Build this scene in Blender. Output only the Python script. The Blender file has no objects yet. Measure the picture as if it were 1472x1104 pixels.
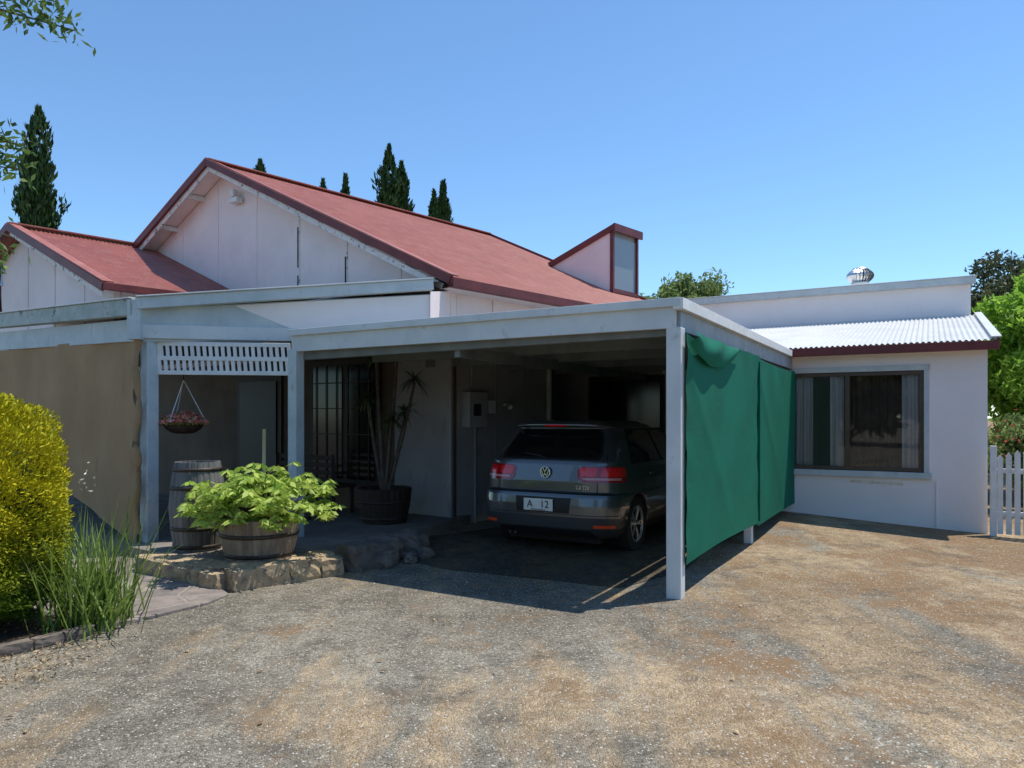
import bpy, bmesh, math, random
import numpy as np
from mathutils import Vector, Matrix
random.seed(7); rng=np.random.default_rng(7)
scene=bpy.context.scene
COL=scene.collection
# ------------------------------------------------------------------ helpers
def empty(name,loc=(0,0,0),rotz=0):
    o=bpy.data.objects.new(name,None); COL.objects.link(o); o.location=loc; o.rotation_euler=(0,0,rotz); return o
def mesh(name,v,f,mat=None,parent=None,smooth=False,bevel=0):
    me=bpy.data.meshes.new(name); me.from_pydata([tuple(p) for p in v],[],[tuple(q) for q in f]); me.update()
    if mat: me.materials.append(mat)
    if smooth: me.polygons.foreach_set('use_smooth',[True]*len(me.polygons))
    o=bpy.data.objects.new(name,me); COL.objects.link(o)
    if parent: o.parent=parent
    if bevel:
        b=o.modifiers.new('b','BEVEL'); b.width=bevel; b.segments=2; b.limit_method='ANGLE'
    return o
def beam(name,p0,p1,w,h,mat,parent,bevel=.004,up=(0,0,1)):
    p0=Vector(p0);p1=Vector(p1);d=(p1-p0).normalized();up=Vector(up)
    if abs(d.dot(up))>.98: up=Vector((0.497,0.868,0))
    s=d.cross(up).normalized(); u=s.cross(d).normalized()
    v=[]
    for p in (p0,p1):
        for a,b in ((-1,-1),(1,-1),(1,1),(-1,1)): v.append(p+s*(a*w/2)+u*(b*h/2))
    f=[(0,1,2,3),(7,6,5,4),(0,4,5,1),(1,5,6,2),(2,6,7,3),(3,7,4,0)]
    return mesh(name,v,f,mat,parent,bevel=bevel)
def fixn(o):
    bm=bmesh.new(); bm.from_mesh(o.data); bmesh.ops.recalc_face_normals(bm,faces=bm.faces); bm.to_mesh(o.data); bm.free()
def prism(name,poly,ext,mat,parent,bevel=0):
    n=len(poly); e=Vector(ext); P=[Vector(p) for p in poly]
    v=P+[p+e for p in P]
    f=[tuple(range(n)),tuple(range(2*n-1,n-1,-1))]+[(i,i+n,(i+1)%n+n,(i+1)%n) for i in range(n)]
    o=mesh(name,v,f,mat,parent,bevel=bevel); fixn(o); return o
def fastmesh(name,V,k,mat,parent=None):
    V=np.asarray(V,dtype=np.float32); n=len(V)//k
    me=bpy.data.meshes.new(name); me.vertices.add(len(V)); me.vertices.foreach_set('co',V.ravel())
    me.loops.add(n*k); me.loops.foreach_set('vertex_index',np.arange(n*k,dtype=np.int32))
    me.polygons.add(n); me.polygons.foreach_set('loop_start',np.arange(0,n*k,k,dtype=np.int32))
    me.polygons.foreach_set('loop_total',np.full(n,k,dtype=np.int32)); me.update(calc_edges=True)
    me.materials.append(mat)
    o=bpy.data.objects.new(name,me); COL.objects.link(o)
    if parent: o.parent=parent
    return o
def grid(name,fn,nu,nv,mat,parent,smooth=True):
    v=[];f=[]
    for j in range(nv+1):
        for i in range(nu+1): v.append(fn(i/nu,j/nv))
    for j in range(nv):
        for i in range(nu):
            a=j*(nu+1)+i; f.append((a,a+1,a+nu+2,a+nu+1))
    return mesh(name,v,f,mat,parent,smooth)
def lathe(name,prof,loc,mat,parent,n=32,smooth=True,ax='z'):
    v=[];f=[]
    for (r,z) in prof:
        for i in range(n):
            t=2*math.pi*i/n
            p=(r*math.cos(t),r*math.sin(t),z) if ax=='z' else (z,r*math.cos(t),r*math.sin(t))
            v.append((p[0]+loc[0],p[1]+loc[1],p[2]+loc[2]))
    for j in range(len(prof)-1):
        for i in range(n): f.append((j*n+i,j*n+(i+1)%n,(j+1)*n+(i+1)%n,(j+1)*n+i))
    return mesh(name,v,f,mat,parent,smooth)
def tube(name,pts,rad,mat,parent,n=8):
    v=[];f=[];P=[Vector(p) for p in pts]
    if not isinstance(rad,(list,tuple)): rad=[rad]*len(P)
    for k,p in enumerate(P):
        d=(P[min(k+1,len(P)-1)]-P[max(k-1,0)]).normalized()
        a=d.cross(Vector((0,0,1))); 
        if a.length<.05: a=Vector((1,0,0))
        a.normalize(); b=d.cross(a)
        for i in range(n):
            t=2*math.pi*i/n; v.append(p+(a*math.cos(t)+b*math.sin(t))*rad[k])
    for k in range(len(P)-1):
        for i in range(n): f.append((k*n+i,k*n+(i+1)%n,(k+1)*n+(i+1)%n,(k+1)*n+i))
    f.append(tuple(range(n))); f.append(tuple(range(len(P)*n-1,(len(P)-1)*n-1,-1)))
    return mesh(name,v,f,mat,parent,True)
# ------------------------------------------------------------------ materials
def nt(name):
    m=bpy.data.materials.new(name); m.use_nodes=True; t=m.node_tree; b=t.nodes['Principled BSDF']; return m,t,b
def L(t,a,b): t.links.new(a,b)
def noise(t,vec,scale,detail=4,rough=.6):
    n=t.nodes.new('ShaderNodeTexNoise'); n.inputs['Scale'].default_value=scale; n.inputs['Detail'].default_value=detail; n.inputs['Roughness'].default_value=rough
    if vec: L(t,vec,n.inputs['Vector'])
    return n.outputs['Fac']
def ramp(t,fac,lo,hi,c0=(0,0,0,1),c1=(1,1,1,1)):
    r=t.nodes.new('ShaderNodeValToRGB'); r.color_ramp.elements[0].position=lo; r.color_ramp.elements[1].position=hi
    r.color_ramp.elements[0].color=c0; r.color_ramp.elements[1].color=c1; L(t,fac,r.inputs['Fac']); return r.outputs['Color']
def mix(t,fac,a,b,mode='MIX'):
    m=t.nodes.new('ShaderNodeMixRGB'); m.blend_type=mode
    if hasattr(fac,'links') : L(t,fac,m.inputs[0])
    else: m.inputs[0].default_value=fac
    for i,x in ((1,a),(2,b)):
        if hasattr(x,'links'): L(t,x,m.inputs[i])
        else: m.inputs[i].default_value=(*x,1) if len(x)==3 else x
    return m.outputs[0]
def math_(t,op,a,b):
    m=t.nodes.new('ShaderNodeMath'); m.operation=op
    for i,x in enumerate((a,b)):
        if hasattr(x,'links'): L(t,x,m.inputs[i])
        else: m.inputs[i].default_value=x
    return m.outputs[0]
def coords(t,scale=(1,1,1),rot=0):
    c=t.nodes.new('ShaderNodeTexCoord'); mp=t.nodes.new('ShaderNodeMapping'); mp.inputs['Scale'].default_value=scale; mp.inputs['Rotation'].default_value=(0,0,rot)
    L(t,c.outputs['Object'],mp.inputs['Vector']); return mp.outputs[0]
def bump(t,b,h,strength,dist=.02):
    n=t.nodes.new('ShaderNodeBump'); n.inputs['Strength'].default_value=strength; n.inputs['Distance'].default_value=dist
    L(t,h,n.inputs['Height']); L(t,n.outputs[0],b.inputs['Normal'])
def pm(name,col,col2=None,rough=.7,scale=4,metal=0,bmp=0,bscale=60,dirt=None,dirt_lo=.58,dirt_hi=.66,dscale=(3,3,1),spec=.4,lo=.35,hi=.65,stretch=(1,1,1)):
    m,t,b=nt(name); v=coords(t,stretch)
    c2=col2 or tuple(x*.8 for x in col)
    c=mix(t,ramp(t,noise(t,v,scale,4),lo,hi),col,c2)
    if dirt:
        c=mix(t,ramp(t,noise(t,coords(t,dscale),2.2,6,.7),dirt_lo,dirt_hi),c,dirt)
    L(t,c,b.inputs['Base Color']); b.inputs['Roughness'].default_value=rough; b.inputs['Metallic'].default_value=metal
    b.inputs['Specular IOR Level'].default_value=spec
    if bmp: bump(t,b,noise(t,v,bscale,2),bmp,.01)
    return m
def leafmat(name,dark,light,trans=.35):
    m,t,b=nt(name); g=t.nodes.new('ShaderNodeNewGeometry')
    c=ramp(t,g.outputs['Random Per Island'],.1,.95,(*dark,1),(*light,1))
    L(t,c,b.inputs['Base Color']); b.inputs['Roughness'].default_value=.5; b.inputs['Specular IOR Level'].default_value=.25
    if trans:
        tr=t.nodes.new('ShaderNodeBsdfTranslucent'); L(t,mix(t,.45,c,light),tr.inputs[0])
        ms=t.nodes.new('ShaderNodeMixShader'); ms.inputs[0].default_value=trans
        L(t,b.outputs[0],ms.inputs[1]); L(t,tr.outputs[0],ms.inputs[2]); L(t,ms.outputs[0],t.nodes['Material Output'].inputs[0])
    return m
WALL=pm('painted_sheet_wall',(.85,.73,.71),(.77,.66,.64),.75,1.5,bmp=.1,dirt=(.58,.47,.45),dirt_lo=.60,dirt_hi=.85)
WALL2=pm('painted_wall_white',(.86,.80,.78),(.80,.74,.72),.75,1.2,bmp=.1,dirt=(.64,.55,.46),dirt_lo=.64,dirt_hi=.85)
PEEL=pm('peeling_paint',(.74,.70,.67),(.64,.60,.58),.8,6,dirt=(.12,.10,.085),dirt_lo=.56,dirt_hi=.63,dscale=(6,6,6))
BLUE=pm('weathered_blue_white_paint',(.56,.61,.61),(.45,.51,.52),.65,3,bmp=.12,dirt=(.27,.29,.28),dirt_lo=.58,dirt_hi=.80,dscale=(4,4,2))
CPAINT=pm('weathered_carport_paint',(.66,.68,.67),(.56,.59,.59),.6,2.5,bmp=.12,dirt=(.32,.33,.32),dirt_lo=.58,dirt_hi=.78,dscale=(3,3,3))
CDARK=pm('carport_side_paint',(.36,.39,.40),(.28,.31,.32),.6,3,bmp=.15,dirt=(.6,.6,.58),dirt_lo=.60,dirt_hi=.68,dscale=(4,4,4))
GREENG=pm('old_green_gutter',(.31,.36,.32),(.44,.47,.44),.6,5,dirt=(.15,.15,.13),dscale=(3,3,3))
RED=pm('red_corrugated_steel',(.37,.125,.098),(.31,.105,.083),.5,1.2,dirt=(.42,.20,.16),dirt_lo=.48,dirt_hi=.8,dscale=(2,2,2),spec=.25)
REDT=pm('red_trim',(.18,.034,.030),(.12,.024,.022),.45,3,spec=.35)
WHITER=pm('white_corrugated_steel',(.68,.68,.66),(.58,.58,.56),.4,2,dirt=(.42,.41,.38),dirt_lo=.6,dirt_hi=.8)
GREYM=pm('grey_metal',(.30,.30,.29),(.24,.24,.24),.5,3)
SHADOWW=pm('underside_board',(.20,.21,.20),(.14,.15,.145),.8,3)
DARK=pm('dark_trim',(.02,.018,.016),(.03,.025,.02),.5)
WOODD=pm('dark_timber',(.055,.036,.024),(.032,.02,.014),.6,8,stretch=(1,1,.2))
BRONZE=pm('bronze_frame',(.10,.065,.04),(.07,.045,.03),.4,4)
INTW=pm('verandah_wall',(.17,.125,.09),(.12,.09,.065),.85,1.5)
CPW=pm('shade_toned_wall',(.42,.39,.37),(.36,.33,.32),.8,1.5,dirt=(.24,.22,.20),dirt_lo=.58,dirt_hi=.8)  # wall paint with a lowered tone, colouring in the shade under cover
CURT=pm('curtain',(.80,.79,.78),(.5,.51,.52),.9,9,stretch=(4,4,.05))
BLIND=pm('tan_canvas_blind',(.42,.265,.135),(.35,.22,.11),.85,1.2,bmp=.3,bscale=90,dirt=(.25,.165,.095),dirt_lo=.55,dirt_hi=.85)
SLAB=pm('slab_concrete',(.24,.21,.18),(.15,.13,.115),.9,3,bmp=.5,bscale=22)
SOIL=pm('soil',(.12,.085,.055),(.06,.042,.03),.95,8,bmp=.8,bscale=30)
STONE=pm('sandstone',(.50,.37,.22),(.33,.24,.15),.9,5,bmp=.9,bscale=14,dirt=(.15,.13,.11),dirt_lo=.50,dirt_hi=.64,dscale=(5,5,5))
ROCK=pm('grey_rock',(.20,.16,.13),(.10,.085,.075),.9,6,bmp=1,bscale=12)
BARREL=pm('weathered_oak',(.36,.28,.20),(.18,.14,.105),.8,9,bmp=.5,bscale=30,stretch=(1,1,.12))
BARREL2=pm('grey_oak',(.22,.21,.20),(.11,.105,.10),.8,9,bmp=.5,bscale=30,stretch=(1,1,.12))
IRON=pm('rusty_iron',(.09,.07,.055),(.05,.04,.035),.6,10,metal=.5)
BARK=pm('bark',(.16,.12,.085),(.08,.06,.045),.9,10,bmp=.8,bscale=25)
WHITEP=pm('white_paint',(.76,.76,.74),(.66,.66,.64),.6,5,dirt=(.45,.45,.43),dirt_lo=.6,dirt_hi=.75,dscale=(5,5,5))
def simple(name,col,rough=.5,metal=0,coat=0,spec=.5):
    m,t,b=nt(name); b.inputs['Base Color'].default_value=(*col,1)
    b.inputs['Roughness'].default_value=rough; b.inputs['Metallic'].default_value=metal; b.inputs['Coat Weight'].default_value=coat; b.inputs['Coat Roughness'].default_value=.04
    b.inputs['Specular IOR Level'].default_value=spec
    return m
def glassmat(name,tint,ior):
    m,t,b=nt(name); t.nodes.remove(b)
    tr=t.nodes.new('ShaderNodeBsdfTransparent'); tr.inputs[0].default_value=(tint,tint,tint,1)
    gl=t.nodes.new('ShaderNodeBsdfGlossy'); gl.inputs['Roughness'].default_value=.02
    fr=t.nodes.new('ShaderNodeFresnel'); fr.inputs[0].default_value=ior
    ms=t.nodes.new('ShaderNodeMixShader'); L(t,fr.outputs[0],ms.inputs[0]); L(t,tr.outputs[0],ms.inputs[1]); L(t,gl.outputs[0],ms.inputs[2])
    L(t,ms.outputs[0],t.nodes['Material Output'].inputs[0]); return m
GLASS=glassmat('window_glass',.88,1.5)
DG=simple('dark_glass',(.008,.009,.010),.12,spec=.3)
# ------------------------------------------------------------------ frames
def C(a,b,z=0): return Vector((1.45+.868*a+.497*b, 6.5-.497*a+.868*b, z))      # carport / wing axes
def H(s,r,z=0): return Vector((-.884-.818*s+.676*r, 10.2+.574*s+.737*r, z))   # gabled house axes
def sstep(x): x=min(max(x,0),1); return x*x*(3-2*x)
def gz(x,y):
    a=.868*(x-1.45)-.497*(y-6.5); b=.497*(x-1.45)+.868*(y-6.5)
    z=sstep((b-2)/4)*(.08-.055*min(max(a,0),3))
    z+=.012*math.sin(x*1.1+y*.6)*math.cos(y*.9-.3*x) if abs(x)<15 and y<15 else 0
    return z
# ------------------------------------------------------------------ ground
def axis(lo,hi,step,far):
    c=list(np.arange(lo,hi+1e-6,step)); d=step; x=lo
    while x>-far: d*=1.35; x-=d; c.insert(0,x)
    d=step; x=hi
    while x<far: d*=1.35; x+=d; c.append(x)
    return c
xs=axis(-9,13,.25,600); ys=axis(0,16,.25,600)
v=[(x,y,gz(x,y)) for y in ys for x in xs]; nx=len(xs)
f=[(j*nx+i,j*nx+i+1,(j+1)*nx+i+1,(j+1)*nx+i) for j in range(len(ys)-1) for i in range(nx-1)]
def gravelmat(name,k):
    m,t,b=nt(name); vec=coords(t)
    vo=t.nodes.new('ShaderNodeTexVoronoi'); vo.inputs['Scale'].default_value=95; L(t,vec,vo.inputs['Vector'])
    spk=t.nodes.new('ShaderNodeSeparateColor'); L(t,vo.outputs['Color'],spk.inputs[0])
    s=lambda r,g,b_:(r*k,g*k,b_*k,1)
    grey=ramp(t,spk.outputs[0],.0,1,s(.155,.140,.112),s(.40,.37,.31))
    warm=ramp(t,spk.outputs[1],.0,1,s(.29,.215,.135),s(.53,.415,.28))
    sp=t.nodes.new('ShaderNodeSeparateXYZ'); L(t,vec,sp.inputs[0])
    bias=math_(t,'MULTIPLY',math_(t,'SUBTRACT',sp.outputs[0],.4),.020)
    # wheel tracks sweep round from the drive to the carport: noise stretched along that sweep
    trk=math_(t,'ADD',noise(t,coords(t,(1.3,.38,1),-.75),.8,6,.66),bias)
    c=mix(t,ramp(t,trk,.47,.56),grey,warm)
    c=mix(t,.85,c,mix(t,ramp(t,noise(t,vec,5,7,.85),.34,.66),(.58,.56,.53),(1.28,1.25,1.20)),'MULTIPLY')
    c=mix(t,.8,c,mix(t,ramp(t,noise(t,coords(t,(1.2,.5,1),-.6),.55,4,.6),.38,.60),(.66,.64,.62),(1.18,1.17,1.14)),'MULTIPLY')
    c=mix(t,ramp(t,math_(t,'ADD',noise(t,coords(t,(1,.7,1)),.95,7,.78),math_(t,'MULTIPLY',bias,.9)),.53,.63),c,s(.28,.180,.10))
    c=mix(t,ramp(t,noise(t,coords(t,(.7,1,1)),1.6,7,.82),.52,.70),c,s(.115,.10,.078))
    c=mix(t,ramp(t,spk.outputs[2],.95,.98),c,s(.58,.54,.46))
    L(t,c,b.inputs['Base Color']); b.inputs['Roughness'].default_value=.95; b.inputs['Specular IOR Level'].default_value=.12
    bump(t,b,math_(t,'SUBTRACT',noise(t,vec,18,4,.8),vo.outputs['Distance']),.8,.018)
    return m
mesh('ground',v,f,gravelmat('gravel',1.0),smooth=True)
# darker gravel sheet under the carport; its shade is put into the colour
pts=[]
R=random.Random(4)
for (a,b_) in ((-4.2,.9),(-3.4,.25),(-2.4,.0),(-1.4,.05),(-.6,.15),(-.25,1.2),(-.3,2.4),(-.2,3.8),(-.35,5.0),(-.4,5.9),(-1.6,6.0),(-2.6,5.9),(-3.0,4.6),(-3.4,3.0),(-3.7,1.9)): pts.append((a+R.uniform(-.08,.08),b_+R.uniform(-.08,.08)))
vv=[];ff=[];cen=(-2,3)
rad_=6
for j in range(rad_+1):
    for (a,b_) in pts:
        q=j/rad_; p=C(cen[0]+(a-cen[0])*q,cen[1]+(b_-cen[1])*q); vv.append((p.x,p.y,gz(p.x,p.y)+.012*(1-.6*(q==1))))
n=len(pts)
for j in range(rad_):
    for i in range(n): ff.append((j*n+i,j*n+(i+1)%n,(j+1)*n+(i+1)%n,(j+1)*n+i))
o=mesh('carport_shade_sheet',vv,ff,gravelmat('shade_darkened_gravel',.45)); fixn(o)
N=15000
px=rng.uniform(-4,7,N); py=1.9+rng.random(N)**1.3*7.5
keep=[i for i in range(N) if not (px[i]<-1.6 and py[i]>5.2)]
base=np.array([[1,0,0],[0,1,0],[-1,0,0],[0,-1,0],[0,0,1]],float); V=[]
for i in keep:
    s=rng.uniform(.002,.008)*(1.9 if rng.random()<.03 else 1); q=base*[s*rng.uniform(.8,1.5),s,s*.8]; a=rng.uniform(0,6.28); R=np.array([[math.cos(a),-math.sin(a),0],[math.sin(a),math.cos(a),0],[0,0,1]])
    q=q@R.T+[px[i],py[i],gz(px[i],py[i])]
    for (x,y,z) in ((0,1,4),(1,2,4),(2,3,4),(3,0,4)): V+= [q[x],q[y],q[z]]
fastmesh('gravel_stones',V,3,leafmat('pebble',(.16,.135,.10),(.48,.43,.35),0.0))
V=[]
for i in range(80):
    x=rng.uniform(-3.4,5.5);y=rng.uniform(2.3,6.8)
    if x<-1.8 and y>5: continue
    s=rng.uniform(.008,.018);a=rng.uniform(0,6.28);ca,sa=math.cos(a)*s,math.sin(a)*s; z=gz(x,y)+.008
    V+=[(x-ca*1.6,y-sa*1.6,z),(x+sa*.7,y-ca*.7,z+.008),(x+ca*1.6,y+sa*1.6,z+.004),(x-sa*.7,y+ca*.7,z+.012)]
DRY=leafmat('dry_leaf',(.20,.12,.06),(.58,.44,.26),.1)
fastmesh('fallen_leaves',V,4,DRY)
# ------------------------------------------------------------------ house
house=empty('house')
def rz(s): return 3.56+.479*s if s<=5.82 else 3.56+.479*(11.64-s)
def corr(name,p00,p10,p01,p11,mat,parent,pitch=.076,amp=.012,ns=8):
    p00,p10,p01,p11=[Vector(p) for p in (p00,p10,p01,p11)]
    Ln=(p10-p00).length; n=int(Ln/pitch*ns); nrm=(p10-p00).cross(p01-p00).normalized()
    if nrm.z<0: nrm=-nrm
    def fn(u,w): return p00.lerp(p10,u).lerp(p01.lerp(p11,u),w)+nrm*(amp*math.sin(2*math.pi*u*Ln/pitch))
    return grid(name,fn,n,1,mat,parent)
R0,R1=0,7.39
corr('main_roof_slope',H(0,R0,3.56),H(0,R1,3.56),H(5.82,R0,rz(5.82)),H(5.82,R1,rz(5.82)),RED,house)
corr('main_roof_slope_rear',H(11.64,R0,3.56),H(11.64,R1,3.56),H(5.82,R0,rz(5.82)),H(5.82,R1,rz(5.82)),RED,house)
def barge(n,s0,z0,s1,z1,r,mat=REDT,h=.17,w=.05,dz=0):
    beam(n,H(s0,r,z0+dz),H(s1,r,z1+dz),w,h,mat,house)
barge('barge_cap',-.06,3.53,5.84,rz(5.82)+.01,-.02,h=.14,dz=-.01)
barge('barge_cap_b',11.7,3.53,5.80,rz(5.82)+.01,-.02,h=.14,dz=-.01)
barge('barge_cap_far',-.06,3.53,5.84,rz(5.82)+.01,7.41,h=.16,dz=-.02)
beam('barge_flange',H(-.05,.05,3.59),H(5.84,.05,rz(5.82)+.05),.2,.02,RED,house)
beam('barge_flange_b',H(11.69,.05,3.59),H(5.80,.05,rz(5.82)+.05),.2,.02,RED,house)
barge('barge_board',.15,3.45,5.83,rz(5.82)-.12,.03,PEEL,.09,.03,dz=.0)
barge('barge_board_b',11.5,3.45,5.81,rz(5.82)-.12,.03,PEEL,.09,.03)
beam('ridge_cap',H(5.82,-.03,rz(5.82)+.02),H(5.82,7.42,rz(5.82)+.02),.26,.025,RED,house)
beam('eave_gutter',H(-.06,-.03,3.48),H(-.06,7.42,3.48),.12,.13,REDT,house)
for i,s in enumerate(np.arange(.9,11,.95)):
    beam('outrigger_%d'%i,H(s,.04,rz(s)-.12),H(s,.42,rz(s)-.12),.05,.09,PEEL,house)
grid('verge_soffit',lambda u,w:H(.0+5.82*u,.03+.37*w,rz(5.82*u)-.05),4,1,WALL,house,False)
grid('verge_soffit_b',lambda u,w:H(5.82+5.82*u,.03+.37*w,rz(5.82+5.82*u)-.05),4,1,WALL,house,False)
grid('eave_soffit',lambda u,w:H(.02+.33*u,.03+7.3*w,3.42),1,1,WALL,house,False)
prism('gable_wall',[H(.35,.4,2.6),H(11.3,.4,2.6),H(11.3,.4,rz(11.3)-.06),H(5.82,.4,rz(5.82)-.06),H(.35,.4,rz(.35)-.06)],H(0,.12)-H(0,0),WALL,house)
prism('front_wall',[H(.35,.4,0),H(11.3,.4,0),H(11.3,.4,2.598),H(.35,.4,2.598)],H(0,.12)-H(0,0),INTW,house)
prism('side_wall_upper',[H(.35,.525,2.6),H(.35,7.2,2.6),H(.35,7.2,3.6),H(.35,.525,3.6)],H(.12,0)-H(0,0),WALL,house)
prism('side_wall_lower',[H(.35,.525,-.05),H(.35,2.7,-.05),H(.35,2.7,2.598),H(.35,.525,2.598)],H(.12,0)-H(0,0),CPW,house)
prism('gable_wall_far',[H(.35,7.2,0),H(11.3,7.2,0),H(11.3,7.2,rz(11.3)-.06),H(5.82,7.2,rz(5.82)-.06),H(.35,7.2,rz(.35)-.06)],H(0,.1)-H(0,0),WALL,house)
prism('wall_left',[H(11.3,.5,0),H(11.3,7.2,0),H(11.3,7.2,3.6),H(11.3,.5,3.6)],H(.1,0)-H(0,0),WALL,house)
for i,s in enumerate((1.35,2.55,3.75,4.95,6.15,7.35)):
    beam('cover_strip_%d'%i,H(s,.397,3.6),H(s,.397,rz(s)-.1),.04,.010,PEEL if i in(1,2) else WALL,house,.002,up=(.676,.737,0))
    if i in (1,2): 
        for k in range(6):
            z0=3.75+random.random()*(rz(s)-4.3); beam('open_joint_%d_%d'%(i,k),H(s+.03,.392,z0),H(s+.03,.392,z0+.10+.35*random.random()),.03,.008,DARK,house,0,up=(.676,.737,0))
for i,r in enumerate((1.3,2.2,3.1,4.0,4.9)):
    beam('side_cover_strip_%d'%i,H(.343,r,2.7),H(.343,r,3.42),.010,.035,WALL,house,.002)
beam('gable_flashing',H(.3,.37,3.62),H(5.3,.37,3.80),.06,.05,DARK,house)
beam('side_window_frame',H(.33,3.0,3.12),H(.33,4.4,3.12),.05,.34,BLUE,house); beam('side_window_pane',H(.31,3.06,3.12),H(.31,4.34,3.12),.05,.24,DARK,house)
beam('security_light',H(5.55,.3,5.62),H(5.3,.3,5.62),.14,.1,WHITEP,house,.02); beam('security_light_arm',H(5.45,.28,5.68),H(5.45,.28,5.82),.1,.12,WHITEP,house,.02)
# dormer
def rp(s,r): return H(5.82-s,r,6.35-.479*s)
A0=rp(2.77,6.27);A1=rp(4.315,6.27);B0=rp(2.77,7.25);B1=rp(4.315,7.25)
T0=A1.copy();T0.z=5.62;T1=B1.copy();T1.z=5.62
mesh('dormer_side',[A0,A1,T0],[(0,1,2)],WALL,house); mesh('dormer_side_far',[B0,B1,T1],[(0,1,2)],WALL,house)
mesh('dormer_back_fill',[A1,B1,T1,T0],[(0,1,2,3)],GREYM,house)
m_d,t,b=nt('fluted_dormer_glass'); w=t.nodes.new('ShaderNodeTexWave'); w.inputs['Scale'].default_value=12; w.bands_direction='X'; L(t,coords(t),w.inputs['Vector'])
L(t,ramp(t,w.outputs[0],0,1,(.14,.18,.20,1),(.30,.35,.37,1)),b.inputs['Base Color']); b.inputs['Roughness'].default_value=.15
def onf(r,z): return H(5.82-4.335,r,z)
mesh('dormer_glass',[onf(6.33,4.38),onf(7.19,4.38),onf(7.19,5.5),onf(6.33,5.5)],[(0,1,2,3)],m_d,house)
beam('dormer_post_a',onf(6.29,4.2),onf(6.29,5.58),.08,.08,REDT,house);beam('dormer_post_b',onf(7.23,4.2),onf(7.23,5.58),.08,.08,REDT,house)
beam('dormer_sill',onf(6.25,4.32),onf(7.27,4.32),.08,.08,REDT,house)
e=(T0-A0).normalized(); hz=H(0,.03)-H(0,0)
beam('dormer_barge_a',A0-hz+Vector((0,0,.02)),T0+e*.12-hz+Vector((0,0,.02)),.05,.12,REDT,house)
beam('dormer_barge_b',B0+hz+Vector((0,0,.02)),T1+e*.12+hz+Vector((0,0,.02)),.05,.12,REDT,house)
mesh('dormer_roof',[A0+Vector((0,0,.07)),T0+e*.12+Vector((0,0,.07)),T1+e*.12+Vector((0,0,.07)),B0+Vector((0,0,.07))],[(0,1,2,3)],RED,house)
beam('dormer_fascia',T0+e*.12-hz*2,T1+e*.12+hz*2,.05,.17,REDT,house)
# small front roof
zr,ze=5.15,3.70; S0,SR,S2=5.0,8.51,12.0
corr('porch_roof_slope',H(S0,-2.156,ze),H(S0,.45,ze),H(SR,-2.156,zr),H(SR,.45,zr),RED,house)
corr('porch_roof_slope_b',H(S2,-2.156,ze),H(S2,.45,ze),H(SR,-2.156,zr),H(SR,.45,zr),RED,house)
barge('porch_barge',S0-.04,ze-.03,SR,zr,-2.17,h=.14,dz=-.02); barge('porch_barge_b',S2+.04,ze-.03,SR,zr,-2.17,h=.14,dz=-.02)
beam('porch_barge_cap',H(S0-.04,-2.1,ze+.04),H(SR,-2.1,zr+.05),.18,.02,RED,house)
barge('porch_barge_board',S0+.1,ze-.13,SR,zr-.13,-2.12,PEEL,.1,.03)
beam('porch_ridge',H(SR,-2.17,zr+.03),H(SR,.1,zr+.03),.26,.03,RED,house)
beam('porch_gutter',H(S0-.05,-2.18,ze-.04),H(S0-.05,.35,ze-.04),.11,.11,REDT,house)
prism('porch_gable',[H(S0+.3,-1.85,2.9),H(S2-.3,-1.85,2.9),H(S2-.3,-1.85,ze+.05),H(SR,-1.85,zr-.08),H(S0+.3,-1.85,ze+.05)],H(0,.1)-H(0,0),WALL,house)
prism('porch_side',[H(S0+.3,-1.74,2.9),H(S0+.3,.39,2.9),H(S0+.3,.39,ze+.05),H(S0+.3,-1.74,ze+.05)],H(.1,0)-H(0,0),WALL,house)
for i,s in enumerate((6.3,7.4,8.5)): beam('porch_strip_%d'%i,H(s,-1.854,3.1),H(s,-1.854,zr-.3-abs(s-SR)*.41),.04,.012,WALL,house,.002,up=(.676,.737,0))
tube('downpipe',[H(8.45,-2.3,4.35),H(8.45,-2.3,3.4),H(8.2,-2.7,3.25)],.035,REDT,house)
tube('service_bracket',[H(8.9,-2.3,4.5),H(8.40,-2.3,4.45),H(8.40,-2.3,4.0)],.025,WHITEP,house)
# verandah
V1=Vector((-4.3,8.5,0));V2=Vector((-1.08,9.6,0));W=V1+Vector((-.818,.574,0))*4.8
def up(p,z): return Vector((p.x,p.y,z))
vd=(V2-V1).normalized(); vn=Vector((vd.y,-vd.x,0))
prism('verandah_fascia_panel',[up(V1,2.48),up(V2,2.6),up(V2,3.22),up(V1,2.86)],-vn*.04,BLUE,house,.004)
mesh('verandah_fascia_white',[up(V1+vd*1.9,2.6)+vn*.006,up(V2,2.7)+vn*.006,up(V2,3.21)+vn*.006,up(V1+vd*1.0,2.95)+vn*.006],[(0,1,2,3)],WALL2,house)
prism('verandah_return_panel',[up(V2,2.55),H(.36,.395,2.55),H(.36,.395,3.44),up(V2,3.25)],vn*.03,WALL,house)
beam('verandah_gutter',up(V1-vd*.05,2.91)+vn*.06,up(V2+vd*.02,3.33)+vn*.06,.13,.13,BLUE,house)
beam('verandah_gutter_lip',up(V1-vd*.05,2.985)+vn*.07,up(V2+vd*.02,3.405)+vn*.07,.17,.015,CPAINT,house)
beam('verandah_lower_batten',up(V1,2.60)+vn*.02,up(V1+vd*1.75,2.62)+vn*.02,.03,.16,CPAINT,house)
beam('left_fascia',up(V1,2.62),up(W,2.74),.05,.26,BLUE,house); 
ln=Vector((-.574,-.818,0))
beam('left_gutter',up(V1,2.87)+ln*.07,up(W,3.03)+ln*.07,.13,.19,GREENG,house); beam('left_gutter_lip',up(V1,2.975)+ln*.08,up(W,3.135)+ln*.08,.16,.015,CPAINT,house)
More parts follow.
